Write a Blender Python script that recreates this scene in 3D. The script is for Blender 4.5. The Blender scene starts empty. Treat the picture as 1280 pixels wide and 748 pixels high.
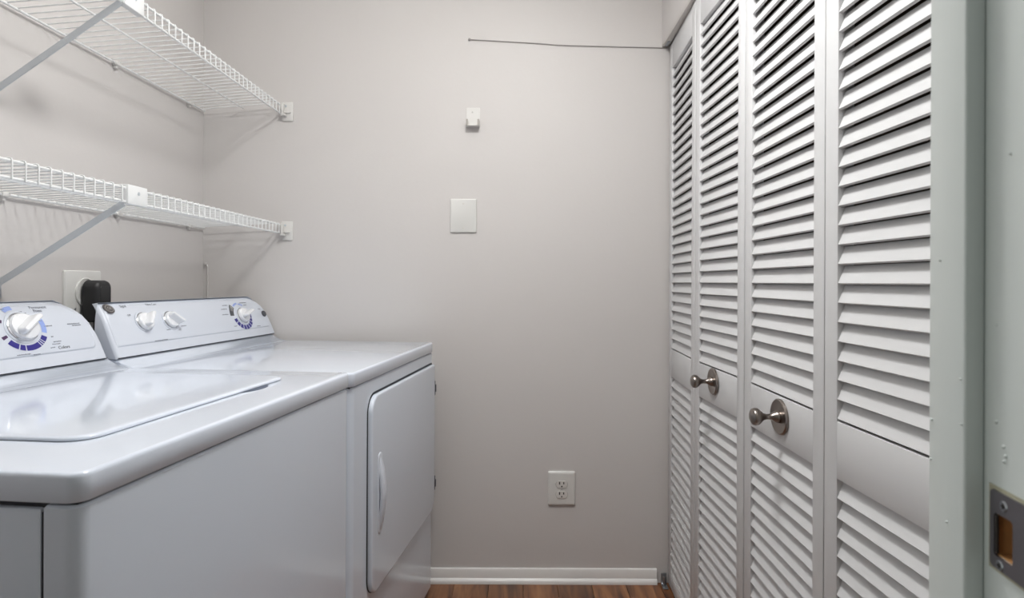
import bpy, bmesh, math, random
from mathutils import Matrix, Vector
random.seed(4)
C = bpy.context.scene.collection
# ------------------------------------------------------------------ camera
H = 1.045                                    # eye height
cd = bpy.data.cameras.new('camera'); cam = bpy.data.objects.new('camera', cd); C.objects.link(cam)
cd.sensor_width = 36; cd.lens = 810 / 1280 * 36
cd.shift_x = -8 / 1280; cd.shift_y = -22 / 1280
cd.clip_start = .02
cd.dof.use_dof = True; cd.dof.focus_distance = 1.35; cd.dof.aperture_fstop = 11
cam.location = (0, 0, H); cam.rotation_euler = (math.pi / 2, math.radians(-.23), 0)
bpy.context.scene.camera = cam
# ------------------------------------------------------------------ world and exposure
w = bpy.data.worlds.new('world'); bpy.context.scene.world = w; w.use_nodes = True
bg = w.node_tree.nodes['Background']
bg.inputs[0].default_value = (.90, 1.0, .95, 1); bg.inputs[1].default_value = .16
vs = bpy.context.scene.view_settings
vs.view_transform = 'Standard'; vs.look = 'None'; vs.gamma = 1; vs.exposure = .05; vs.use_curve_mapping = False
LAMP_POWER = 17
LAMP = (.02, 1.12, 2.24)
# added unseen fill spot inside the room, bounced off the ceiling
fd = bpy.data.lights.new('bounce_fill', 'SPOT'); fd.energy = 118; fd.spot_size = math.radians(86); fd.spot_blend = .8; fd.shadow_soft_size = .08; fd.color = (.93, .975, 1)
fo = bpy.data.objects.new('bounce_fill', fd); C.objects.link(fo); fo.location = (-.10, .92, 1.46)
fo.rotation_euler = Vector((-.26, .42, 1.0)).to_track_quat('-Z', 'Y').to_euler()

# added fill to brighten the jamb, left of the doorway and behind the camera
hd = bpy.data.lights.new('hall_fill', 'AREA'); hd.shape = 'RECTANGLE'; hd.size = .9; hd.size_y = 1.3; hd.energy = 9; hd.color = (.93, 1, .95)
ho = bpy.data.objects.new('hall_fill', hd); C.objects.link(ho); ho.location = (-1.7, -.15, 1.2); ho.rotation_euler = Vector((1, .12, 0)).to_track_quat('-Z', 'Y').to_euler()

# ------------------------------------------------------------------ materials
def srgb(r, g, b):
    f = lambda c: (c / 255 / 12.92) if c / 255 <= .04045 else ((c / 255 + .055) / 1.055) ** 2.4
    return (f(r), f(g), f(b), 1)
def mat(name, col, rough=.5, metal=0, bump=0, scale=60, var=0, coat=0, stretch=None, spec=.5, vscale=3):
    m = bpy.data.materials.new(name); m.use_nodes = True
    nt = m.node_tree; b = nt.nodes['Principled BSDF']
    b.inputs['Base Color'].default_value = col; b.inputs['Roughness'].default_value = rough
    b.inputs['Metallic'].default_value = metal; b.inputs['Coat Weight'].default_value = coat
    b.inputs['Coat Roughness'].default_value = .08; b.inputs['Specular IOR Level'].default_value = spec
    tc = nt.nodes.new('ShaderNodeTexCoord'); mp = nt.nodes.new('ShaderNodeMapping')
    nt.links.new(tc.outputs['Object'], mp.inputs[0])
    if stretch: mp.inputs['Scale'].default_value = stretch
    n = nt.nodes.new('ShaderNodeTexNoise'); n.inputs['Scale'].default_value = scale; n.inputs['Detail'].default_value = 4
    nt.links.new(mp.outputs[0], n.inputs['Vector'])
    if bump:
        bp = nt.nodes.new('ShaderNodeBump'); bp.inputs['Strength'].default_value = bump; bp.inputs['Distance'].default_value = .002
        nt.links.new(n.outputs['Fac'], bp.inputs['Height']); nt.links.new(bp.outputs[0], b.inputs['Normal'])
    if var:
        n2 = nt.nodes.new('ShaderNodeTexNoise'); n2.inputs['Scale'].default_value = vscale; n2.inputs['Detail'].default_value = 3
        nt.links.new(mp.outputs[0], n2.inputs['Vector'])
        mx = nt.nodes.new('ShaderNodeMix'); mx.data_type = 'RGBA'
        nt.links.new(n2.outputs['Fac'], mx.inputs['Factor'])
        mx.inputs['A'].default_value = tuple(c * (1 - var) for c in col[:3]) + (1,)
        mx.inputs['B'].default_value = tuple(min(1, c * (1 + var)) for c in col[:3]) + (1,)
        nt.links.new(mx.outputs['Result'], b.inputs['Base Color'])
    return m
M = {
    'wall': mat('wall_paint', srgb(205, 201, 199), .5, bump=.12, scale=90, var=.02, spec=.35),
    'ceil': mat('ceiling_paint', srgb(226, 222, 216), .8, bump=.1),
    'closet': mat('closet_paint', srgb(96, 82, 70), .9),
    'door': mat('door_paint', srgb(205, 205, 206), .42, bump=.10, scale=40, stretch=(1, .12, 1)),
    'jamb': mat('jamb_paint', srgb(199, 204, 202), .33, bump=.35, scale=14, stretch=(1, 1, .25), var=.03),
    'base': mat('baseboard_paint', srgb(232, 230, 228), .32, bump=.2, scale=30, var=.03, vscale=20),
    'enamel': mat('white_enamel', srgb(214, 221, 233), .13, bump=.012, scale=50, coat=.5),
    'plastic': mat('white_plastic', srgb(209, 214, 224), .28),
    'knob': mat('knob_plastic', srgb(236, 237, 240), .25, coat=.3),
    'cabinet': mat('cabinet_enamel', srgb(210, 217, 228), .15, bump=.02, scale=120, coat=.25),
    'gasket': mat('dark_gasket', srgb(40, 42, 48), .7),
    'recess_shade': mat('recess_shade_paint', srgb(70, 80, 100), .5),
    'vinyl': mat('white_vinyl', srgb(226, 227, 227), .35),
    'steel': mat('painted_steel', srgb(196, 201, 206), .35, metal=.25),
    'bracket': mat('bracket_plastic', srgb(216, 214, 211), .4),
    'plate': mat('plate_plastic', srgb(216, 215, 212), .32),
    'ivory': mat('outlet_white', srgb(214, 211, 207), .35),
    'slot': mat('slot_dark', srgb(38, 32, 28), .7),
    'black': mat('black_rubber', srgb(30, 30, 32), .45, bump=.05),
    'nickel': mat('brushed_nickel', srgb(146, 138, 132), .30, metal=1, bump=.04, scale=200),
    'strike': mat('dark_bronze_steel', srgb(112, 108, 112), .42, metal=.75, var=.12, vscale=30),
    'screw': mat('screw_steel', srgb(140, 142, 146), .35, metal=.9),
    'track': mat('track_aluminium', srgb(196, 192, 188), .38, metal=.25),
    'galv': mat('galvanised_steel', srgb(165, 170, 175), .3, metal=.9),
    'prong': mat('prong_shade_grey', srgb(168, 162, 156), .5),  # shade on the white hook's prongs, painted in as grey
    'wire': mat('grey_wire', srgb(150, 146, 144), .5),
    'mortise': mat('mortise_dirt', srgb(160, 156, 136), .8, bump=.3, scale=300, var=.3, vscale=120),
    'rawwood': mat('raw_wood', srgb(176, 128, 78), .8, bump=.3, scale=60, var=.35, vscale=40),
    'grey': mat('print_grey', srgb(128, 132, 142), .5),
    'navy': mat('print_navy', srgb(46, 40, 130), .45),
    'sky': mat('print_light_blue', srgb(150, 170, 226), .45),
    'plum': mat('print_plum', srgb(78, 52, 88), .45),
    'char': mat('print_charcoal', srgb(70, 72, 78), .45),
    'badge': mat('badge_grey', srgb(92, 88, 88), .35, metal=.4),
    'silver': mat('badge_silver', srgb(190, 188, 186), .35, metal=.5),
    'chrome': mat('chrome_ring', srgb(190, 192, 196), .15, metal=1),
}
def wood():
    m = bpy.data.materials.new('laminate_wood'); m.use_nodes = True; nt = m.node_tree; b = nt.nodes['Principled BSDF']
    b.inputs['Roughness'].default_value = .38
    tc = nt.nodes.new('ShaderNodeTexCoord'); mp = nt.nodes.new('ShaderNodeMapping'); mp.inputs['Scale'].default_value = (14, 1.6, 14)
    oi = nt.nodes.new('ShaderNodeObjectInfo'); add = nt.nodes.new('ShaderNodeVectorMath'); add.operation = 'ADD'
    nt.links.new(tc.outputs['Object'], add.inputs[0]); 
    sc = nt.nodes.new('ShaderNodeMath'); sc.operation = 'MULTIPLY'; sc.inputs[1].default_value = 37
    nt.links.new(oi.outputs['Random'], sc.inputs[0]); nt.links.new(sc.outputs[0], add.inputs[1])
    nt.links.new(add.outputs[0], mp.inputs[0])
    n = nt.nodes.new('ShaderNodeTexNoise'); n.inputs['Scale'].default_value = 2.2; n.inputs['Detail'].default_value = 7; n.inputs['Distortion'].default_value = .8
    nt.links.new(mp.outputs[0], n.inputs['Vector'])
    r = nt.nodes.new('ShaderNodeValToRGB'); nt.links.new(n.outputs['Fac'], r.inputs[0])
    e = r.color_ramp.elements
    e[0].position = .28; e[0].color = srgb(70, 42, 28); e[1].position = .75; e[1].color = srgb(160, 112, 74)
    k = e.new(.5); k.color = srgb(126, 82, 52)
    hs = nt.nodes.new('ShaderNodeHueSaturation'); nt.links.new(r.outputs[0], hs.inputs['Color'])
    mr = nt.nodes.new('ShaderNodeMapRange'); mr.inputs['To Min'].default_value = .75; mr.inputs['To Max'].default_value = 1.2
    nt.links.new(oi.outputs['Random'], mr.inputs[0]); nt.links.new(mr.outputs[0], hs.inputs['Value'])
    nt.links.new(hs.outputs[0], b.inputs['Base Color']); return m
M['wood'] = wood()
def glow():
    m = bpy.data.materials.new('lamp_glass'); m.use_nodes = True; b = m.node_tree.nodes['Principled BSDF']
    b.inputs['Base Color'].default_value = (.9, .88, .84, 1); b.inputs['Roughness'].default_value = .3
    b.inputs['Emission Color'].default_value = (1, .93, .84, 1); b.inputs['Emission Strength'].default_value = 3.0
    return m
M['glow'] = glow()

# ------------------------------------------------------------------ helpers
def obj(name, bm, m, parent=None, smooth=True, angle=35):
    bmesh.ops.recalc_face_normals(bm, faces=bm.faces)
    me = bpy.data.meshes.new(name); bm.to_mesh(me); bm.free()
    for mm in (m if isinstance(m, list) else [m]): me.materials.append(mm)
    if smooth and len(me.polygons):
        me.polygons.foreach_set('use_smooth', [True] * len(me.polygons)); me.set_sharp_from_angle(angle=math.radians(angle))
    o = bpy.data.objects.new(name, me); C.objects.link(o)
    if parent: o.parent = parent
    return o
def tag(o, label=None, cat=None, group=None, kind=None):
    if label: o['label'] = label
    if cat: o['category'] = cat
    if group: o['group'] = group
    if kind: o['kind'] = kind
    return o
def empty(name, loc, rz=0, **k):
    o = bpy.data.objects.new(name, None); C.objects.link(o); o.location = loc; o.rotation_euler = (0, 0, rz)
    o.empty_display_size = .05
    return tag(o, **k)
def copy(o, parent=None, loc=None):
    c = o.copy(); C.objects.link(c)
    if parent: c.parent = parent
    if loc is not None: c.location = loc
    return c
def box(bm, x0, x1, y0, y1, z0, z1, bev=0, seg=2):
    vs_ = [bm.verts.new((x, y, z)) for x in (x0, x1) for y in (y0, y1) for z in (z0, z1)]
    fs = [bm.faces.new([vs_[i] for i in q]) for q in ((0, 1, 3, 2), (4, 6, 7, 5), (0, 4, 5, 1), (2, 3, 7, 6), (0, 2, 6, 4), (1, 5, 7, 3))]
    if bev:
        es = list({e for f in fs for e in f.edges})
        bmesh.ops.bevel(bm, geom=es, offset=bev, segments=seg, affect='EDGES', profile=.5)
    return vs_
def bx(*a, **k):
    bm = bmesh.new(); box(bm, *a, **k); return bm
def loft(bm, rings, cap=True, closed=True):
    vr = [[bm.verts.new(p) for p in r] for r in rings]; n = len(rings[0])
    for a, b in zip(vr, vr[1:]):
        for i in range(n if closed else n - 1):
            j = (i + 1) % n; bm.faces.new((a[i], a[j], b[j], b[i]))
    if cap:
        bm.faces.new(vr[0]); bm.faces.new(vr[-1][::-1])
    return vr
def rrect(u0, u1, v0, v1, r, seg=6):
    """rounded rectangle, r = radius or (u0v0, u1v0, u1v1, u0v1)"""
    if not isinstance(r, (tuple, list)): r = (r,) * 4
    out = []
    for (cu, cv, sx, sy, a0), rr in zip(((u0, v0, 1, 1, 180), (u1, v0, -1, 1, 270), (u1, v1, -1, -1, 0), (u0, v1, 1, -1, 90)), r):
        rr = max(rr, 1e-4)
        for k in range(seg + 1):
            a = math.radians(a0 + 90 * k / seg)
            out.append((cu + sx * rr + rr * math.cos(a), cv + sy * rr + rr * math.sin(a)))
    return out
def rslab(bm, rect, r, layers, f, seg=6):
    """loft of inset rounded rectangles; layers = [(depth, inset)]; f maps (u, v, depth) to a point"""
    u0, u1, v0, v1 = rect
    rs = r if isinstance(r, (tuple, list)) else (r,) * 4
    loft(bm, [[f(u, v, d) for u, v in rrect(u0 + i, u1 - i, v0 + i, v1 - i, [max(q - i, 1e-4) for q in rs], seg)] for d, i in layers])
def tube(bm, pts, r, n=8, cap=True):
    pts = [Vector(p) for p in pts]; rings = []
    up = None
    for i, p in enumerate(pts):
        t = (pts[min(i + 1, len(pts) - 1)] - pts[max(i - 1, 0)]).normalized()
        if up is None:
            up = t.orthogonal().normalized()
        else:
            up = (up - t * up.dot(t)).normalized()
        s = t.cross(up)
        rings.append([p + (up * math.cos(2 * math.pi * k / n) + s * math.sin(2 * math.pi * k / n)) * r for k in range(n)])
    loft(bm, rings, cap)
def lathe(bm, prof, f, n=24, a0=0):
    """prof = [(radius, height)], f maps (u, v, h)"""
    loft(bm, [[f(max(r, 1e-5) * math.cos(a0 + 2 * math.pi * k / n), max(r, 1e-5) * math.sin(a0 + 2 * math.pi * k / n), h) for k in range(n)] for r, h in prof])
def bridge_flat(bm, pts):
    bm.faces.new([bm.verts.new(p) for p in pts])

# ------------------------------------------------------------------ the room
XL, YB, ZC = -1.0955, 2.25, 2.30             # left wall, back wall, ceiling
XB = .4955                                   # bulkhead face above the closet
def struct(name, bm, m, smooth=False, **k):
    return tag(obj(name, bm, m, smooth=smooth), kind='structure', **k)
XC = 1.12                                    # closet back
YF0, YF1 = .30, .435                         # front wall thickness
fl = struct('floor', bx(-1.3, 1.3, -1.2, 2.4, -.06, -.012), M['slot'])
pw = .118
plank_meshes = {}
for i in range(-11, 11):
    x0 = i * pw + .02; y = -1.2 - random.random() * .9
    while y < 2.39:
        L = .95; a, b = max(y, -1.2), min(y + L, 2.39)
        if b - a > .03:
            o = obj('plank', bx(x0 + .0006, x0 + pw - .0006, a + .0006, b - .0006, -.012, 0, bev=.0008, seg=1), M['wood'], fl, smooth=False)
        y += L
struct('ceiling', bx(XL - .1, XC + .1, YF0, YB + .1, ZC, ZC + .08), M['ceil'])
struct('wall_left', bx(XL - .1, XL, YF0, YB + .1, 0, ZC), M['wall'])
struct('wall_back', bx(XL, XC, YB, YB + .1, 0, ZC), M['wall'])
bm = bmesh.new(); box(bm, XB, XB + .12, .70, YB, 1.872, ZC); box(bm, XB, XC, YF1, .70, 0, ZC)
struct('wall_right', bm, M['wall'])
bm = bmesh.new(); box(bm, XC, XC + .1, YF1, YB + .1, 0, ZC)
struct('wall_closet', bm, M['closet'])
bm = bmesh.new()
box(bm, XL, -.52, YF0, YF1, 0, ZC); box(bm, .345, XC, YF0, YF1, 0, ZC); box(bm, -.52, .345, YF0, YF1, 1.87, ZC)
struct('wall_front', bm, M['wall'])
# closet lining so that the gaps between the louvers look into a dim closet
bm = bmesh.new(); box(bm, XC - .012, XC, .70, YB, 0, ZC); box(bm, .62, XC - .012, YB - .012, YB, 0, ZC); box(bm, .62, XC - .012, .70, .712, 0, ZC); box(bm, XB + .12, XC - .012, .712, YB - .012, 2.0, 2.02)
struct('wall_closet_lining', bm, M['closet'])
# baseboard with shoe moulding
bm = bmesh.new()
prof = [(0, 0), (.018, 0), (.018, .006), (.016, .012), (.011, .016), (.0085, .018), (.0085, .044), (.006, .049), (0, .050)]
xa, xb2 = XL, .483
loft(bm, [[(x, YB - p[0], p[1]) for p in prof] for x in (xa, xb2)])
struct('baseboard_back', bm, M['base'], smooth=True)
# closet track under the bulkhead
bm = bmesh.new()
prof = [(XB, 1.872), (XB, 1.862), (XB + .0015, 1.8605), (XB + .019, 1.8605), (XB + .0205, 1.862), (XB + .0205, 1.872)]
loft(bm, [[(p[0], y, p[1]) for p in prof] for y in (.702, YB - .001)])
t = struct('trim_1', bm, M['track'], smooth=True)
bm = bmesh.new(); box(bm, XB + .0205, XB + .0245, .705, YB - .002, 1.8685, 1.872)
obj('track_lip', bm, M['galv'], t, smooth=False)
bm = bmesh.new(); box(bm, XB + .006, XB + .016, 2.19, 2.235, 1.8575, 1.8612, bev=.001)
obj('pivot_socket', bm, M['galv'], t)

# ------------------------------------------------------------------ doorway jamb in the foreground (turned eight degrees)
jr = math.radians(-8)
j = empty('door_frame', (.288, .3994, 0), jr, kind='structure')
# local: +y goes away along the jamb face, -x faces the doorway
bm = bmesh.new()                             # the board has a mortise behind the strike plate
box(bm, 0, .028, -.11, -.0307, 0, 1.87); box(bm, 0, .028, -.0124, .048, 0, 1.87)
box(bm, 0, .028, -.0307, -.0124, 0, .883); box(bm, 0, .028, -.0307, -.0124, .9085, 1.87)
obj('jamb_board', bm, M['jamb'], j, smooth=False)
sb = bmesh.new(); box(sb, -.0118, .0, 0, .0452, 0, 1.87, bev=.0016, seg=3)
obj('door_stop', sb, M['jamb'], j)
bm = bmesh.new()
def dent(y, z, r, x=0.0):
    lathe(bm, [(r, 0), (r * .75, .0009), (r * .3, .0013), (0, .0014)], lambda u, v, h_: (x - h_, y + u, z + v * .8), 8)
for y, z, r in ((-.012, .962, .0016), (-.0195, .949, .0015), (-.0215, .944, .0013), (-.0202, .9405, .0012), (-.012, 1.02, .001), (-.025, 1.12, .001)): dent(y, z, r)
for y, z, r in ((.004, .985, .0011), (.0025, .957, .0010), (.0405, .952, .0012), (.0415, .925, .0010), (.02, .89, .0011), (.03, 1.06, .0009)): dent(y, z, r, -.0118)
obj('paint_blister', bm, M['jamb'], j)
# strike plate
sp = empty('strike_plate', (.288, .3994, .86), jr, label='dark metal strike plate screwed to the painted door jamb', cat='strike plate')
z0 = .86
def fr(u, v, d): return (-d, u, v - z0)
bm = bmesh.new()                            # plate with a real latch hole: ring of quads
outer = rrect(-.060, -.0083, .8757, .9216, .003, 5); inner = rrect(-.0307, -.0124, .883, .9085, .0025, 5)
vo = [bm.verts.new(fr(u, v, .0016)) for u, v in outer]; vi = [bm.verts.new(fr(u, v, .0016)) for u, v in inner]
vo2 = [bm.verts.new(fr(u, v, .0)) for u, v in outer]; vi2 = [bm.verts.new(fr(u, v, .0)) for u, v in inner]
n = len(outer)
for i in range(n):
    k = (i + 1) % n
    bm.faces.new((vo[i], vo[k], vi[k], vi[i])); bm.faces.new((vo2[i], vo2[k], vo[k], vo[i])); bm.faces.new((vi[i], vi[k], vi2[k], vi2[i]))
obj('plate', bm, M['strike'], sp, angle=30)
bm = bmesh.new(); box(bm, .016, .024, -.0307, -.0124, .883 - z0, .9085 - z0)
box(bm, .0005, .016, -.0312, -.0300, .883 - z0, .9085 - z0); box(bm, .0005, .016, -.0130, -.0120, .883 - z0, .9085 - z0)
box(bm, .0005, .016, -.0307, -.0124, .8825 - z0, .8838 - z0); box(bm, .0005, .016, -.0307, -.0124, .9080 - z0, .9090 - z0)
obj('latch_hole', bm, M['rawwood'], sp, smooth=False)
bm = bmesh.new(); [box(bm, -.0005, -.0001, a, b, c - z0, d - z0) for a, b, c, d in ((-.061, -.0055, .9210, .9240), (-.0088, -.0055, .8735, .9210), (-.061, -.0088, .8735, .8762))]; mo = obj('mortise_edge', bm, M['mortise'], sp, smooth=False); mo['label'] = 'dirty cream mortise edge'
bm = bmesh.new(); box(bm, -.0012, 0, -.0150, -.0128, .8845 - z0, .907 - z0); 
obj('latch_tab', bm, M['slot'], sp, smooth=False)
for u, v in ((-.0223, .9148), (-.0185, .8787)):
    bm = bmesh.new(); lathe(bm, [(.0036, 0), (.0036, .0017), (.0030, .0022), (.0012, .0021), (.0010, .0012), (0, .0012)], lambda a, b, h_: fr(u + a, v + b * .88, h_), 20)
    s = obj('screw', bm, M['screw'], sp)
    bm = bmesh.new()
    for (a, b) in ((.0017, .0005), (.0005, .0015)): box(bm, -.0024, -.0020, u - a, u + a, v - b - z0, v + b - z0)
    obj('screw_slot', bm, M['slot'], s, smooth=False)

# ------------------------------------------------------------------ louvered bifold closet doors
PZ0, PZ1 = .010, 1.858                       # panel bottom and top
U0, U1 = .818, 1.771                         # upper louver opening
L0, L1 = .055, .724                          # lower louver opening
TH, ST = .028, .042                          # thickness, stile width
def make_panel(door, A, B, o0):
    """panel from plan point A (far end) to B (near end); local y runs from A to B, local x into the closet"""
    A, B = Vector(A), Vector(B); d = B - A; W = d.length
    ang = math.atan2(d.y, d.x) - math.radians(-90)     # local -y -> d ; use local y decreasing
    bm = bmesh.new()
    g = .0012
    box(bm, 0, TH, -ST, -g, PZ0, PZ1, bev=.0022); box(bm, 0, TH, -W + g, -W + ST, PZ0, PZ1, bev=.0022)
    for a, b in ((U1, PZ1), (L1, U0), (PZ0, L0)):
        box(bm, .0008, TH - .001, -W + ST - .003, -ST + .003, a, b, bev=.0012)
    p = obj('door_panel', bm, M['door'], door)
    p.location = (A.x - o0[0], A.y - o0[1], 0); p.rotation_euler = (0, 0, ang)
    me = None
    # slat cross-section: slopes down towards the room
    for z0_, z1_, n in ((U0, U1, 30), (L0, L1, 21)):
        pitch = (z1_ - z0_) / n
        for k in range(n):
            zz = z0_ + .0042 + k * (z1_ - z0_ - .004) / n
            if me is None:
                bm = bmesh.new(); t_ = .0058
                sec = [(.0012, .0007), (.0018, -.0001), (.0056, -.0017), (.0063, -.0012), (.0176, .0274), (.0133, .0292), (.0126, .0290)]
                loft(bm, [[(x, y, z) for x, z in sec] for y in (-ST + .002, -W + ST - .002)])
                s = obj('louver_slat', bm, M['door'], p, angle=40); me = s
                s.location = (0, 0, zz)
            else:
                copy(me, p, (0, 0, zz))
    return p, W
def knob(door, o0, x, y, z, ry):
    def f(u, v, h_): return (x - h_ - o0[0], y + u - o0[1], z + v)
    bm = bmesh.new(); k = ry
    lathe(bm, [(.041, 0), (.041, .003), (.0385, .0052), (.036, .0052), (.034, .0042), (0, .0042)], lambda u, v, h_: f(u, v * k, h_), 36)
    pl = obj('knob_plate', bm, M['nickel'], door)
    bm = bmesh.new()
    lathe(bm, [(.0135, .004), (.0135, .008), (.011, .012), (.0068, .018), (.0060, .027), (.0080, .034), (.0145, .040), (.0185, .045), (.0195, .050), (.0175, .055), (.011, .0585), (0, .0595)], lambda u, v, h_: f(u, v * .9, h_), 28)
    obj('knob_grip', bm, M['nickel'], pl)
JA, JB, JC, JD, JE = (.5195, 2.236), (.506, 1.862), (.5195, 1.4905), (.5195, 1.1005), (.5335, .712)
d1 = tag(empty('door_1', (JA[0], JA[1], 0)), 'white louvered bifold closet door reaching the back wall', 'closet door', 'louvered bifold closet doors', 'structure')
make_panel(d1, JA, JB, JA); make_panel(d1, JB, (JC[0], JC[1] + .002), JA)
knob(d1, JA, .512, 1.697, .785, .86)
bm = bmesh.new(); box(bm, -.024, -.006, -.006, -.001, .004, .042, bev=.001); box(bm, -.024, -.006, -.04, -.001, .0015, .005, bev=.001)
lathe(bm, [(.004, .004), (.004, .03), (.006, .03), (.006, .034), (0, .034)], lambda u, v, h_: (-.015 + u, -.013 + v, h_), 12)
obj('floor_pivot', bm, M['galv'], d1)
d2 = tag(empty('door_2', (JE[0], JE[1], 0)), 'white louvered bifold closet door beside the door jamb', 'closet door', 'louvered bifold closet doors', 'structure')
make_panel(d2, (JC[0], JC[1] - .002), JD, JE); make_panel(d2, JD, JE, JE)
knob(d2, JE, .5195, 1.283, .779, .86)
bm = bmesh.new()
for z in (.25, .93, 1.62): lathe(bm, [(.0045, -.035), (.0045, .035)], lambda u, v, h_: (.0305 + u, .3885 + v - .0, z + h_), 10)
hb = obj('hinge', bm, M['galv'], d2); hb.location = (-.014 + .028, 0, 0)

# ------------------------------------------------------------------ appliances
TH_A = math.radians(-6.4)
def bars(bm, y0, y1, s, f, h_=.0016, n=9, seedv=1):
    """an illegible line of small print: short strokes"""
    rr = random.Random(seedv); y = y0
    while y < y1:
        l = min(rr.uniform(.0018, .0042), y1 - y)
        rslab(bm, (y, y + l, s - h_ * rr.uniform(.35, .6), s + h_ * rr.uniform(.35, .6)), .0002, [(.0001, 0), (.0004, 0)], f, 1); y += l + .0009
def text(name, body, size, parent, m, to_world, align='CENTER', squash=.877):
    cu = bpy.data.curves.new('lettering', 'FONT'); cu.body = body; cu.size = size; cu.extrude = .00015; cu.align_x = align; cu.align_y = 'CENTER'
    o = bpy.data.objects.new('lettering', cu); C.objects.link(o)
    bpy.context.view_layer.update()
    me = bpy.data.meshes.new_from_object(o.evaluated_get(bpy.context.evaluated_depsgraph_get()))
    bpy.data.objects.remove(o)
    for v in me.vertices: v.co = to_world(v.co.x, v.co.y * squash, v.co.z + .0003)
    me.materials.clear(); me.materials.append(m); me.name = name
    t_ = bpy.data.objects.new(name, me); C.objects.link(t_); t_.parent = parent
    return t_
def ring_arc(bm, cy, cs, ro, ri, a0, a1, f, k=.877, n=24, d=.0004):
    n = max(2, int(abs(a1 - a0) / 4))
    pts = [math.radians(a0 + (a1 - a0) * i / n) for i in range(n + 1)]
    out = [(cy + ro * math.cos(a), cs + ro * k * math.sin(a)) for a in pts]; inn = [(cy + ri * math.cos(a), cs + ri * k * math.sin(a)) for a in pts]
    for i in range(n):
        bm.faces.new([bm.verts.new(f(u, v, d)) for u, v in (out[i], out[i + 1], inn[i + 1], inn[i])])
def dial(parent, cy, cs, r, f, rot, h_=.022, ring=None):
    """round control knob with a raised grip bar"""
    if ring:
        bm = bmesh.new(); lathe(bm, [(ring, 0), (ring, .0012), (ring * .97, .0018), (r, .0018)], lambda u, v, d: f(cy + u, cs + v * .877, d), 36)
        parent_ring = obj('dial_ring', bm, M['plastic'], parent)
    bm = bmesh.new()
    lathe(bm, [(r * 1.0, .0018), (r * 1.0, .0034), (r * .985, h_ * .30), (r * .94, h_ * .52), (r * .86, h_ * .60), (0, h_ * .62)], lambda u, v, d: f(cy + u, cs + v * .877, d), 40)
    k = obj('dial', bm, M['knob'], parent)
    bm = bmesh.new(); ca, sa = math.cos(rot), math.sin(rot)
    def g(u, v, d): return f(cy + u * ca - v * sa, cs + (u * sa + v * ca) * .877, d)
    rings = []
    for d, wd, ln in ((h_ * .55, .34, .93), (h_ * .8, .28, .98), (h_ * 1.25, .2, 1.02), (h_ * 1.42, .16, .99), (h_ * 1.48, .10, .94)):
        rings.append([g(u, v, d) for u, v in rrect(-r * .9 * (ln if d < h_ else ln * .98), r * ln * .98, -r * wd, r * wd, r * wd * .95, 5)])
    loft(bm, rings); obj('grip_bar', bm, M['knob'], k)
    bm = bmesh.new()
    lathe(bm, [(r * 1.06, .0016), (r * 1.08, .0030), (r * 1.0, .0046)], lambda u, v, d: f(cy + u, cs + v * .877, d), 40)
    obj('chrome_edge', bm, M['chrome'], k)
    return k
def console(root, Y0, Y1, xb, zb, xt, zt, xr, near=1.0):
    """control console: face outline with rounded shoulders, extruded to the back; returns face mapping"""
    S = math.hypot(xt - xb, zt - zb); ex, ez = (xt - xb) / S, (zt - zb) / S
    nx, nz = ez, -ex                          # outward normal of the face (towards the room)
    top = S + .010
    def f(u, v, d):                           # on the curved face: slightly convex at the top
        q = v / S
        bulge = -.010 * max(0, q - .72) ** 2 / .08
        return (xb + ex * v + nx * d + bulge, u, zb + ez * v + nz * d)
    prof = [(0, .0), (.0, .02), (.0, .035), (-.003, .058), (-.011, .085), (-.022, .104), (-.037, .119), (-.056, .1305), (-.075, .137)]
    sc = top / .137
    right = [(Y1 + a, v * sc) for a, v in prof]
    pts = right + [(Y0 - a * near, v * sc) for a, v in reversed(prof)]
    cu, cv = (Y0 + Y1) / 2, top * .5
    hw = (Y1 - Y0) / 2
    def lay(i, d):
        out = []
        for u, v in pts:
            uu = cu + (u - cu) * (1 - i / hw); vv = v if v < .001 else max(0, v - i * (v / top))
            p = f(uu, vv, d); out.append(p)
        return out
    def back(x):
        return [(x, u, zb + (zt - zb) / S * v) for u, v in pts]
    bm = bmesh.new()
    loft(bm, [lay(.008, 0), lay(.0035, -.0012), lay(.001, -.004), lay(0, -.008)])
    rim = lay(0, -.008)
    loft(bm, [rim, back(xr)], cap=False)
    bmesh.ops.remove_doubles(bm, verts=bm.verts, dist=1e-5)
    c = obj('control_console', bm, M['plastic'], root, angle=50)
    # raised inner face
    prof2 = [(-.020, .026 + .012), (-.0185, .045), (-.019, .058), (-.025, .083), (-.034, .100), (-.047, .113), (-.062, .1225), (-.08, .1285)]
    r2 = [(Y1 + a, v * sc) for a, v in prof2]; cor = [(Y1 - .020 - .012 * (1 - math.cos(a)), (.026 + .012 * (1 - math.sin(a))) * sc) for a in (0, .4, .8, 1.2, 1.57)]
    face = [(u, v) for u, v in reversed(cor)] + r2[1:]
    face = face + [(Y0 + .012 * near + .006 + (Y1 - .018 - u) * near, v) for u, v in reversed(face)]
    def lay2(i, d):
        out = []
        for u, v in face:
            uu = cu + (u - cu) * (1 - i / hw); vv = cv + (v - cv) * (1 - i / cv); out.append(f(uu, vv, d))
        return out
    bm = bmesh.new(); loft(bm, [lay2(-.001, -.001), lay2(0, .0005), lay2(.0030, .0026), lay2(.0050, .003)])
    pf = obj('control_panel', bm, M['plastic'], root, angle=50)
    return c, pf, (lambda u, v, d: f(u, v - .006, d + .003))
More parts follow.
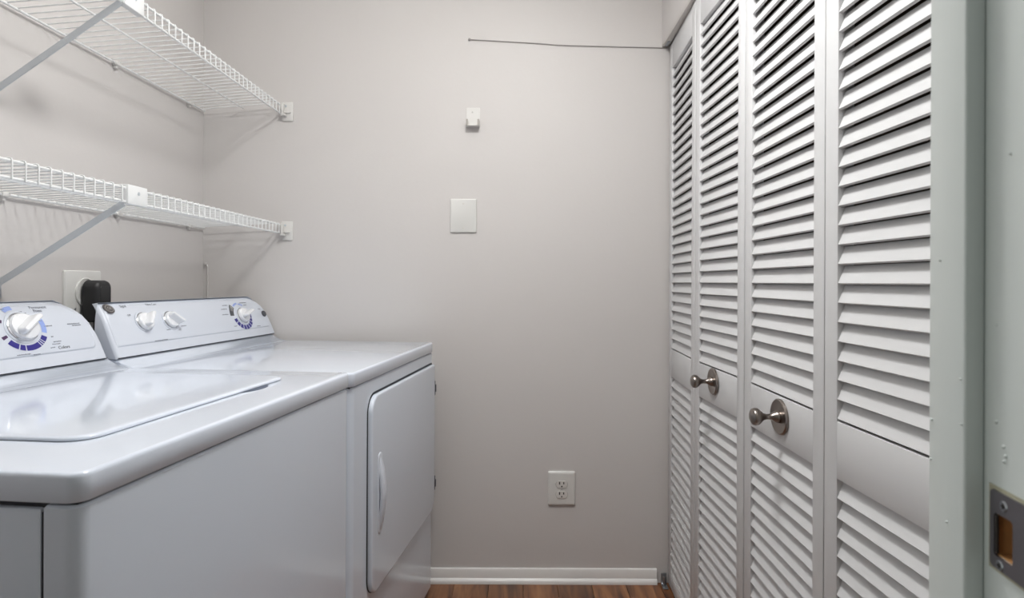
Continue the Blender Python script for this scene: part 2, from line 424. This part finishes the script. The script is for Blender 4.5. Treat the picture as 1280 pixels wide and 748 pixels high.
def top_cover(root, W, zt, lip, ramp, depth, m):
    """overhanging lid surround: rounded front corners and a fillet rising to the console"""
    bm = bmesh.new()
    f = lambda u, v, d: (u, v, d)
    rslab(bm, (-depth, 0, 0, W), (.004, .020, .020, .004), [(zt - lip, .002), (zt - lip + .002, 0), (zt - .0055, 0), (zt - .0022, .0009), (zt - .0005, .0030), (zt, .007)], f, 7)
    x0, x1, dz = ramp
    prof = [(x0 + .03, 0.0)]
    for k in range(9):
        q = k / 8; prof.append((x0 + (x1 - x0) * q, dz * q ** 2.1 + .0004))
    prof += [(-depth + .004, dz), (-depth + .004, 0)]
    ys = [(.006, -.004), (.010, 0), (W - .010, 0), (W - .006, -.004)]
    loft(bm, [[(x, y, zt - .0015 + max(-.001, z + (s if z > .004 else 0))) for x, z in prof] for y, s in ys])
    return obj('top_cover', bm, m, root, angle=48)

# ---- washer
wash = tag(empty('washing_machine', (-.4494, .664, 0), TH_A), 'white top load washing machine with a large dial, nearest the doorway', 'washing machine')
WW, WD, WZ = .757, .635, .845
top_cover(wash, WW, WZ, .0315, (-.500, -.570, .0225), WD, M['enamel'])
bm = bmesh.new()                             # front panel wrapping round both corners
f = lambda u, v, d: (u, v, d)
zc = WZ - .0345
rslab(bm, (-.0435, -.003, .0025, WW - .0025), (.003, .018, .018, .003), [(.03, .001), (zc - .003, 0), (zc, .003)], f, 7)
obj('front_panel', bm, M['cabinet'], wash)
bm = bmesh.new(); box(bm, -WD + .004, -.0465, .004, WW - .004, .03, zc - .004, bev=.004)
obj('cabinet', bm, M['cabinet'], wash)
obj('cover_gasket', bx(-WD + .01, -.010, .010, WW - .010, zc - .006, WZ - .03), M['gasket'], wash, smooth=False)
bm = bmesh.new(); box(bm, -.05, -.03, .006, WW - .006, .05, zc - .008)
obj('seam_gasket', bm, M['gasket'], wash, smooth=False)
for x, y in ((-.06, .06), (-.06, WW - .06), (-WD + .06, .06), (-WD + .06, WW - .06)):
    bm = bmesh.new(); lathe(bm, [(.02, 0), (.02, .012), (.008, .014), (.008, .035)], lambda u, v, h_: (x + u, y + v, h_), 14); obj('foot', bm, M['black'], wash)
bm = bmesh.new()                             # lid, slightly proud, with a soft edge all round
rslab(bm, (-.492, -.096, .118, .655), (.02, .034, .034, .02), [(WZ - .001, .0035), (WZ + .0008, .0035), (WZ + .0012, 0), (WZ + .0036, 0), (WZ + .0052, .0018), (WZ + .0060, .006), (WZ + .0062, .012)], f, 8)
lid = obj('lid', bm, M['enamel'], wash, angle=60)
bm = bmesh.new()                             # flat dark crescent in front of the lid: finger hollow's shade by colour
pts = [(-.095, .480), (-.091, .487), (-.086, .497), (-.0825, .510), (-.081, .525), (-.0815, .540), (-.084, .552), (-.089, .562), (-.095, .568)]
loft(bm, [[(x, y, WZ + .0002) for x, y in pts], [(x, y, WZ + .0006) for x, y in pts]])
obj('finger_recess_shade', bm, M['recess_shade'], wash, smooth=False)
con, face, F = console(wash, .012, .744, -.565, .8685, -.617, .991, -WD)
obj('console_seam', bx(-.60, -.5645, .014, .742, .8672, .8690), M['gasket'], wash, smooth=False)
DY, DS = .5535, .093
dial(face, DY, DS, .0320, F, math.radians(36), .020, .039)
def marks(face, cy, cs, arcs, m, F, label, k=.877, d=.0004):
    for a0, a1, ro, ri in arcs:
        bm = bmesh.new(); ring_arc(bm, cy, cs, ro, ri, a0, a1, F, k, d=d)
        obj('dial_marking', bm, m, face, smooth=False)['label'] = label
marks(face, DY, DS, [(a, b, .0560, .0430) for a, b in ((-142, -117), (-114, -101), (-98, -60), (-57, -53.5), (-50.5, -47), (-44.5, -30))], M['navy'], F, 'navy blue cycle band below the dial')
marks(face, DY, DS, [(-20, 24, .0545, .0430), (92, 120, .0520, .0430)], M['sky'], F, 'pale blue cycle band beside the dial')
marks(face, DY, DS, [(152, 162, .0560, .0430), (200, 208, .0560, .0430)], M['plum'], F, 'plum coloured mark left of the dial')
def place(cy, cs): return lambda u, v, d: F(cy + u, cs + v, d)
text('lettering', 'Permanent', .0095, face, M['grey'], place(.613, .1335))
text('lettering', 'Press', .0095, face, M['grey'], place(.607, .1262))
text('lettering', 'Colors', .0105, face, M['char'], place(.634, .0425))
bm = bmesh.new()
for i, (a, b, s) in enumerate(((.521, .535, .133), (.553, .570, .126), (.566, .577, .1225), (.594, .603, .1045), (.604, .624, .092), (.612, .617, .068), (.613, .632, .0565), (.608, .628, .0515), (.601, .612, .0445), (.52, .55, .0375), (.556, .572, .0345), (.664, .697, .0925), (.676, .699, .0885))):
    bars(bm, a, b, s, F, .0022, seedv=i)
tag(obj('small_print', bm, M['grey'], face, smooth=False), kind='stuff')

# ---- dryer
dry = tag(empty('clothes_dryer', (-.366, 1.430, 0), TH_A), 'white clothes dryer with front door standing beside the back wall', 'clothes dryer')
DW, DD, DZ = .746, .622, .840
top_cover(dry, DW, DZ, .032, (-.500, -.566, .0225), DD, M['enamel'])
zc = DZ - .035
bm = bmesh.new(); rslab(bm, (-.05, -.003, .0025, DW - .0005), (.003, .022, .014, .003), [(.028, .001), (zc - .003, 0), (zc, .003)], f, 8)
obj('front_panel', bm, M['cabinet'], dry)
bm = bmesh.new(); box(bm, -DD + .004, -.048, .004, DW - .004, .03, zc - .002, bev=.004)
obj('cabinet', bm, M['cabinet'], dry)
obj('cover_gasket', bx(-DD + .01, -.010, .010, DW - .010, zc - .006, DZ - .03), M['gasket'], dry, smooth=False)
for x, y in ((-.06, .06), (-.06, DW - .06), (-DD + .06, .06), (-DD + .06, DW - .06)):
    bm = bmesh.new(); lathe(bm, [(.02, 0), (.02, .012), (.008, .014), (.008, .035)], lambda u, v, h_: (x + u, y + v, h_), 14); obj('foot', bm, M['black'], dry)
ff = lambda u, v, d: (-.003 + d, u, v)
bm = bmesh.new(); rslab(bm, (.1050, .7325, .2885, .7735), (.045, .05, .012, .05), [(-.002, 0), (.0012, 0)], ff, 8)
obj('door_gasket', bm, M['gasket'], dry, smooth=False)
bm = bmesh.new(); rslab(bm, (.1085, .7315, .2895, .7690), (.040, .05, .012, .045), [(0, .001), (.008, 0), (.0105, .001), (.0118, .0035), (.0122, .007)], ff, 8)
dd = obj('door', bm, M['cabinet'], dry, angle=50)
# handle: a bowed bar, thick in the middle, that leaves the door at both ends
bm = bmesh.new(); rings = []
for k in range(17):
    q = k / 16; v = .428 + .190 * q; bow = math.sin(math.pi * q)
    d0, d1 = .008, .0125 + .0145 * bow ** .8
    hw = .0065 + .0085 * bow ** .5
    rings.append([ff(.166 + a, v, d) for d, a in ((d0 + .55 * (d1 - d0) * (bow ** .5), -hw), (d1 - .003, -hw), (d1, -hw * .6), (d1 + .0006, 0), (d1, hw * .6), (d1 - .003, hw), (d0 + .55 * (d1 - d0) * (bow ** .5), hw))])
loft(bm, rings); hn = obj('handle', bm, M['plastic'], dd, angle=60)
bm = bmesh.new(); rslab(bm, (.1500, .1800, .424, .624), .0145, [(.012, 0), (.0140, .001), (.0148, .003)], ff, 6)
obj('handle_base', bm, M['plastic'], hn)
for v in (.688, .372):
    bm = bmesh.new(); box(bm, -.004, .0085, .7325, .7405, v - .024, v + .024, bev=.0015)
    hg = obj('hinge', bm, M['gasket'], dry)
    bm = bmesh.new(); lathe(bm, [(.0035, -.012), (.0035, .012)], lambda u, w_, h_: (.0085 + u, .7365 + w_, v + h_), 10); obj('hinge_pin', bm, M['char'], hg)
con, face, F = console(dry, .004, DW + .006, -.560, .8635, -.610, .982, -DD, .15)
obj('console_seam', bx(-.60, -.5595, .006, DW - .004, .8622, .8640), M['gasket'], dry, smooth=False)
dial(face, .128, .088, .0255, F, math.radians(52), .020, .031)
dial(face, .229, .086, .0255, F, math.radians(-40), .020, .031)
TY, TS = .582, .079
dial(face, TY, TS, .0275, F, math.radians(20), .022, .033)
marks(face, TY, TS, [(a, b, .0545 if k < 7 else .052, .0385) for k, (a, b) in enumerate(((-168, -152), (-148, -132), (-128, -112), (-108, -92), (-88, -72), (-68, -54), (-50, -36), (-32, -18), (-15, 2)))], M['navy'], F, 'navy segment of the timer band', .85)
marks(face, TY, TS, [(134, 177, .0655, .0450)], M['char'], F, 'charcoal timer band left of the dial', .85)
marks(face, TY, TS, [(138, 143, .0625, .048), (147, 150, .0625, .048), (154, 156, .062, .048)], M['silver'], F, 'light stripe on the charcoal timer band', .85, .0006)
marks(face, TY, TS, [(92, 126, .052, .046), (58, 86, .049, .044)], M['sky'], F, 'pale blue timer band above the dial', .85)
text('lettering', 'Signal', .0095, face, M['grey'], place(.0855, .1315))
text('lettering', 'Fabric Care', .0085, face, M['grey'], place(.188, .1325))
text('lettering', 'Off', .0075, face, M['grey'], place(.086, .108))
bm = bmesh.new()
for i, (a, b, s) in enumerate(((.168, .182, .112), (.20, .215, .060), (.262, .285, .066), (.14, .19, .0345), (.48, .512, .105), (.497, .524, .117), (.475, .508, .0875), (.60, .64, .122), (.615, .632, .114), (.514, .53, .047), (.645, .668, .038))):
    bars(bm, a, b, s, F, .0022, seedv=i + 40)
tag(obj('small_print', bm, M['grey'], face, smooth=False), kind='stuff')
text('lettering', 'Start', .0075, face, M['grey'], place(.700, .0965))
# badge: dark oval with a pale ring and monogram
bm = bmesh.new(); lathe(bm, [(.0155, 0), (.0155, .0014), (.014, .0022), (0, .0024)], lambda u, v, d: F(.034 + u, .127 + v * .75, d), 28)
bd = obj('badge', bm, M['badge'], face)
bd['label'] = 'round dark grey badge with a pale monogram'
# button at the far end
bm = bmesh.new(); lathe(bm, [(.0125, 0), (.0125, .0020), (.011, .0036), (0, .0042)], lambda u, v, d: F(.717 + u, .0785 + v * .85, d), 28)
bt = obj('start_button', bm, M['char'], face); bt['label'] = 'dark grey round push button'
def badge_text():
    cu = lambda u, v, d: F(.034 + u, .127 + v * .8, d + .0024)
    bm = bmesh.new()
    ring_arc(bm, .034, .127, .0118, .0106, 0, 360, lambda u, v, d: F(u, v, d + .0022), .7)
    o = obj('badge_ring', bm, M['silver'], face, smooth=False)
    text('lettering', 'GE', .0115, face, M['silver'], cu)
badge_text()

# ------------------------------------------------------------------ wire shelves on the left wall
def make_shelf(name, label, zb, zf, Yclip, zbr, clips):
    root = tag(empty(name, (XL, 1.43, zb)), label, 'shelf', 'wire shelves on the left wall')
    ox, oy, oz = XL, 1.43, zb
    def L(x, y, z): return (x - ox, y - oy, z - oz)
    y0, y1, xf, xbk = .64, 2.236, -.8215, -1.086
    lip = .0325
    def rail(nm, x, z, r):
        bm = bmesh.new(); tube(bm, [L(x, y0 - .004, z), L(x, y1 + .003, z)], r, 8); return obj(nm, bm, M['vinyl'], root)
    rail('back_rail', xbk, zb - .0028, .0030)
    rail('middle_rail', (xf + xbk) / 2, (zb + zf) / 2 - .0042, .0026)
    rail('front_rail', xf - .004, zf - .0040, .0028)
    rail('lip_rail', xf - .0042, zf - lip, .0030)
    n = int((y1 - y0) / .0293); s = None
    for k in range(n + 1):
        y = y0 + k * .0293
        if s is None:
            bm = bmesh.new()
            tube(bm, [(xbk - .003 - ox, 0, 0), (xf - .004 - ox, 0, zf - zb), (xf - .001 - ox, 0, zf - zb - .001), (xf - ox, 0, zf - zb - .004), (xf - ox, 0, zf - zb - lip - .002)], .0017, 6)
            s = obj('cross_wire', bm, M['vinyl'], root); s.location = (0, y - oy, 0)
        else: copy(s, root, (0, y - oy, 0))
    # support brace with its clip over the lip
    bm = bmesh.new(); box(bm, *[v for v in (xf - .012 - ox, xf + .004 - ox, Yclip - oy, Yclip + .070 - oy)], zf - lip - .005 - oz, zf + .004 - oz, bev=.002)
    cl = obj('brace_clip', bm, M['vinyl'], root)
    bm = bmesh.new(); lathe(bm, [(.004, 0), (.004, .001), (.0025, .0015), (0, .001)], lambda u, v, h_: (xf + .004 + h_ - ox, Yclip + .037 + u - oy, (zf - .012) + v - oz), 12)
    obj('clip_screw', bm, M['steel'], cl)
    # L-section brace bar from lip to wall
    p0 = Vector(L(xf - .004, Yclip - .006, zf - lip - .002)); p1 = Vector(L(XL + .004, Yclip - .006, zbr))
    d = (p1 - p0).normalized(); nrm = Vector((-d.z, 0, d.x)); nrm = nrm if nrm.z < 0 else -nrm
    bm = bmesh.new(); w_, t_ = .0135, .0022
    sec = [(0, 0), (w_, 0), (w_, t_), (t_, t_), (t_, w_ * .8), (0, w_ * .8)]
    loft(bm, [[p + nrm * (a - .004) + Vector((0, b, 0)) for a, b in sec] for p in (p0, p1)])
    br = obj('brace', bm, M['steel'], root, smooth=False); br['label'] = 'pale grey steel brace'
    bm = bmesh.new(); box(bm, .0005, .004, Yclip - .012 - oy, Yclip + .012 - oy, zbr - .03 - oz, zbr + .012 - oz, bev=.001); obj('brace_foot', bm, M['steel'], br)
    # end bracket on the back wall
    bm = bmesh.new(); box(bm, -.8215 - ox, -.7825 - ox, 2.244 - oy, 2.2495 - oy, zf - .058 - oz, zf + .008 - oz, bev=.0025)
    eb = obj('end_bracket', bm, M['bracket'], root)
    bm = bmesh.new()
    box(bm, -.819 - ox, -.803 - ox, 2.222 - oy, 2.246 - oy, zf - lip - .011 - oz, zf - lip - .0042 - oz, bev=.002)
    box(bm, -.8185 - ox, -.812 - ox, 2.226 - oy, 2.246 - oy, zf - lip - .008 - oz, zf + .0005 - oz, bev=.0015)
    box(bm, -.8130 - ox, -.790 - ox, 2.238 - oy, 2.246 - oy, zf - lip + .001 - oz, zf - lip + .006 - oz, bev=.0015)
    obj('bracket_saddle', bm, M['bracket'], eb)
    bm = bmesh.new(); lathe(bm, [(.004, 0), (.004, .0012), (.002, .0016), (0, .001)], lambda u, v, h_: (-.808 + u - ox, 2.244 - h_ - oy, zf - .006 + v - oz), 12); obj('bracket_screw', bm, M['steel'], eb)
    for y in clips:
        bm = bmesh.new(); box(bm, .0005, .016, y - .011 - oy, y + .011 - oy, -.0085, .0035, bev=.003); box(bm, .0005, .010, y - .005 - oy, y + .005 - oy, -.016, -.004, bev=.002)
        obj('wall_clip', bm, M['bracket'], root)
    return root
make_shelf('wire_shelf', 'white wire shelf, upper of the two on the left wall', 1.632, 1.6555, 1.343, 1.432, (1.0, 1.75, 2.141))
make_shelf('wire_shelf', 'white wire shelf, lower one just above the appliances', 1.2275, 1.2420, 1.357, 1.036, (1.02, 1.368, 1.761, 2.141))

# ------------------------------------------------------------------ things on the walls
yb = YB
def wl(u, v, d): return (u, -d, v)            # back-wall local frame
# blank cover plate
o = empty('blank_plate', (-.1914, yb, 1.272), label='blank white cover plate in the middle of the back wall', cat='wall plate')
bm = bmesh.new(); rslab(bm, (-.0456, .0456, -.0585, .0585), .004, [(0, 0), (.004, 0), (.0062, .0015), (.007, .004)], wl); obj('cover', bm, M['plate'], o)
for v in (-.042, .042):
    bm = bmesh.new(); lathe(bm, [(.0034, .0068), (.0034, .0078), (.0015, .0084), (0, .0080)], lambda a, b, h_: wl(a, v + b * .9, h_), 14); obj('screw', bm, M['ivory'], o)
# duplex outlet
o = empty('duplex_outlet', (.1527, yb, .3277), label='white two-socket outlet low on the back wall', cat='outlet')
bm = bmesh.new(); rslab(bm, (-.0475, .0475, -.0595, .0595), .006, [(0, 0), (.003, 0), (.006, .002), (.0075, .0055), (.008, .009)], wl); obj('cover', bm, M['plate'], o)
for v in (.0155, -.0200):
    bm = bmesh.new(); v2 = v - .001
    ol = []
    for k in range(32):
        a = 2 * math.pi * k / 32; x = .0200 * math.cos(a); z = max(-.0128, min(.0128, .0172 * math.sin(a))); ol.append((x, z))
    loft(bm, [[wl(x * s_, v + z * s_, d) for x, z in ol] for s_, d in ((1.05, .0065), (1.05, .0082))]); obj('socket_rim', bm, M['wire'], o)
    bm = bmesh.new(); loft(bm, [[wl(x * s_, v + z * s_, d) for x, z in ol] for s_, d in ((1, .0065), (1, .0096), (.95, .0104))]); so = obj('socket', bm, M['ivory'], o)
    for x0, hh in ((-.0075, .0048), (.0068, .0040)):
        bm = bmesh.new(); rslab(bm, (x0 - .0019, x0 + .0019, v + .0045 - hh, v + .0045 + hh), .0004, [(.0100, 0), (.0107, 0)], wl, 2); obj('slot', bm, M['slot'], so, smooth=False)
    bm = bmesh.new(); lathe(bm, [(.0026, .0100), (.0026, .0107)], lambda a, b, h_: wl(a, v - .0068 + b, h_), 12); obj('ground_hole', bm, M['slot'], so, smooth=False)
bm = bmesh.new(); lathe(bm, [(.0026, .008), (.0026, .0090), (.001, .0095), (0, .009)], lambda a, b, h_: wl(a, -.002 + b * .9, h_), 12); obj('screw', bm, M['silver'], o)
# small two-pronged hook
o = empty('wall_hook', (-.1594, yb, 1.6135), label='small white two-pronged hook plate high on the back wall', cat='hook')
bm = bmesh.new(); rslab(bm, (-.0235, .0235, -.030, .0335), .0015, [(0, 0), (.0015, 0), (.0022, .0007)], wl, 3); obj('plate', bm, M['bracket'], o)
bm = bmesh.new(); box(bm, -.0230, .0230, -.030, -.001, -.0345, -.031, bev=.0008); obj('shelf_lip', bm, M['bracket'], o)
for x in (-.0185, .0185):
    bm = bmesh.new()
    sx = -1 if x < 0 else 1; q = [(-.0015, -.014), (-.0300, -.012), (-.0300, -.034), (-.0015, -.034)]
    loft(bm, [[(sx * .0225, a, b) for a, b in q], [(sx * .0165, a, b) for a, b in q]]); obj('prong', bm, M['prong'], o, smooth=False)
bm = bmesh.new(); lathe(bm, [(.0030, .002), (.0030, .003), (.0012, .0036), (0, .003)], lambda a, b, h_: wl(-.002 + a, .018 + b, h_), 12); obj('screw', bm, M['silver'], o)
# thin wire stapled along the wall
bm = bmesh.new()
pts = [(-.172, 1.8835), (-.10, 1.8800), (0, 1.8745), (.09, 1.8695), (.13, 1.8655), (.2, 1.8635), (.3, 1.8615), (.4, 1.8595), (.5135, 1.857)]
tube(bm, [(x, yb - .0030, z) for x, z in pts], .0015, 6)
wr = tag(obj('wall_wire', bm, M['wire']), 'thin grey wire running across the top of the back wall', 'wire')
bm = bmesh.new(); lathe(bm, [(.0045, .0002), (.0045, .006), (.0025, .0075), (0, .007)], lambda a, b, h_: (-.173 + a, yb - h_, 1.8838 + b), 12); obj('nail', bm, M['wire'], wr)
# painted cable in the left corner
bm = bmesh.new(); tube(bm, [(XL + .017, yb - .0022, .2), (XL + .017, yb - .0022, 1.09), (XL + .0145, yb - .0022, 1.1)], .0024, 8)
cb = tag(obj('corner_cable', bm, M['wall']), 'painted grey cable rising behind the dryer in the corner', 'cable')
bm = bmesh.new(); lathe(bm, [(.004, .0005), (.004, .007), (0, .008)], lambda a, b, h_: (XL + .0105 + a, yb - h_, 1.1015 + b), 10); obj('cable_end', bm, M['wall'], cb)
# large outlet on the left wall and the plug in it
def wle(u, v, d): return (d, u, v)
o = empty('dryer_outlet', (XL, 1.622, 1.0095), label='square white power outlet on the left wall behind the washer', cat='outlet')
bm = bmesh.new(); rslab(bm, (-.066, .070, -.058, .058), .004, [(.0003, 0), (.004, 0), (.0065, .002), (.007, .006)], wle); obj('cover', bm, M['plate'], o)
bm = bmesh.new(); lathe(bm, [(.038, .006), (.038, .010), (.0355, .011), (.034, .0085), (0, .0085)], lambda a, b, h_: wle(a + .006, b * .95 + .004, h_), 36); obj('socket_ring', bm, M['plate'], o)
for u, v in ((-.03, -.037), (.05, -.037)):
    bm = bmesh.new(); lathe(bm, [(.0028, .0068), (.0028, .0078), (0, .008)], lambda a, b, h_: wle(u + a, v + b, h_), 12); obj('screw', bm, M['galv'], o)
pg = empty('dryer_plug', (XL + .012, 1.636, 1.0145), label='black right-angle plug pushed into the square wall outlet', cat='plug')
bm = bmesh.new()
rslab(bm, (-.031, .031, -.075, .029), (.006, .006, .020, .020), [(.001, .003), (.004, 0), (.030, 0), (.037, .003), (.041, .009)], wle, 7); obj('plug_body', bm, M['black'], pg)
bm = bmesh.new(); rslab(bm, (-.021, .021, -.066, .016), .008, [(.040, 0), (.0425, .002)], wle, 5); obj('plug_face', bm, M['black'], pg)
bm = bmesh.new(); tube(bm, [(.02, 0, -.07), (.02, .002, -.12), (.016, .004, -.22), (.012, .03, -.4), (.012, .06, -.6), (.012, .06, -.98)], .0085, 10); obj('cord', bm, M['black'], pg)

# ------------------------------------------------------------------ ceiling lamp with its light (above the frame)
cl = empty('ceiling_light', (LAMP[0], LAMP[1], ZC), label='round frosted ceiling lamp over the laundry floor', cat='lamp')
bm = bmesh.new(); lathe(bm, [(.12, -.0005), (.12, -.014), (.112, -.018), (.10, -.018)], lambda u, v, h_: (u, v, h_), 40); obj('base', bm, M['steel'], cl)
bm = bmesh.new(); lathe(bm, [(.108, -.012), (.106, -.022), (.092, -.038), (.06, -.048), (.02, -.052), (0, -.052)], lambda u, v, h_: (u, v, h_), 40); obj('shade', bm, M['glow'], cl)
ld = bpy.data.lights.new('lamp_light', 'AREA'); ld.shape = 'DISK'; ld.size = .27; ld.energy = LAMP_POWER; ld.color = (1, 1, .985); ld.spread = math.pi
lo = bpy.data.objects.new('lamp_light', ld); C.objects.link(lo); lo.parent = cl; lo.location = (0, 0, -.056)
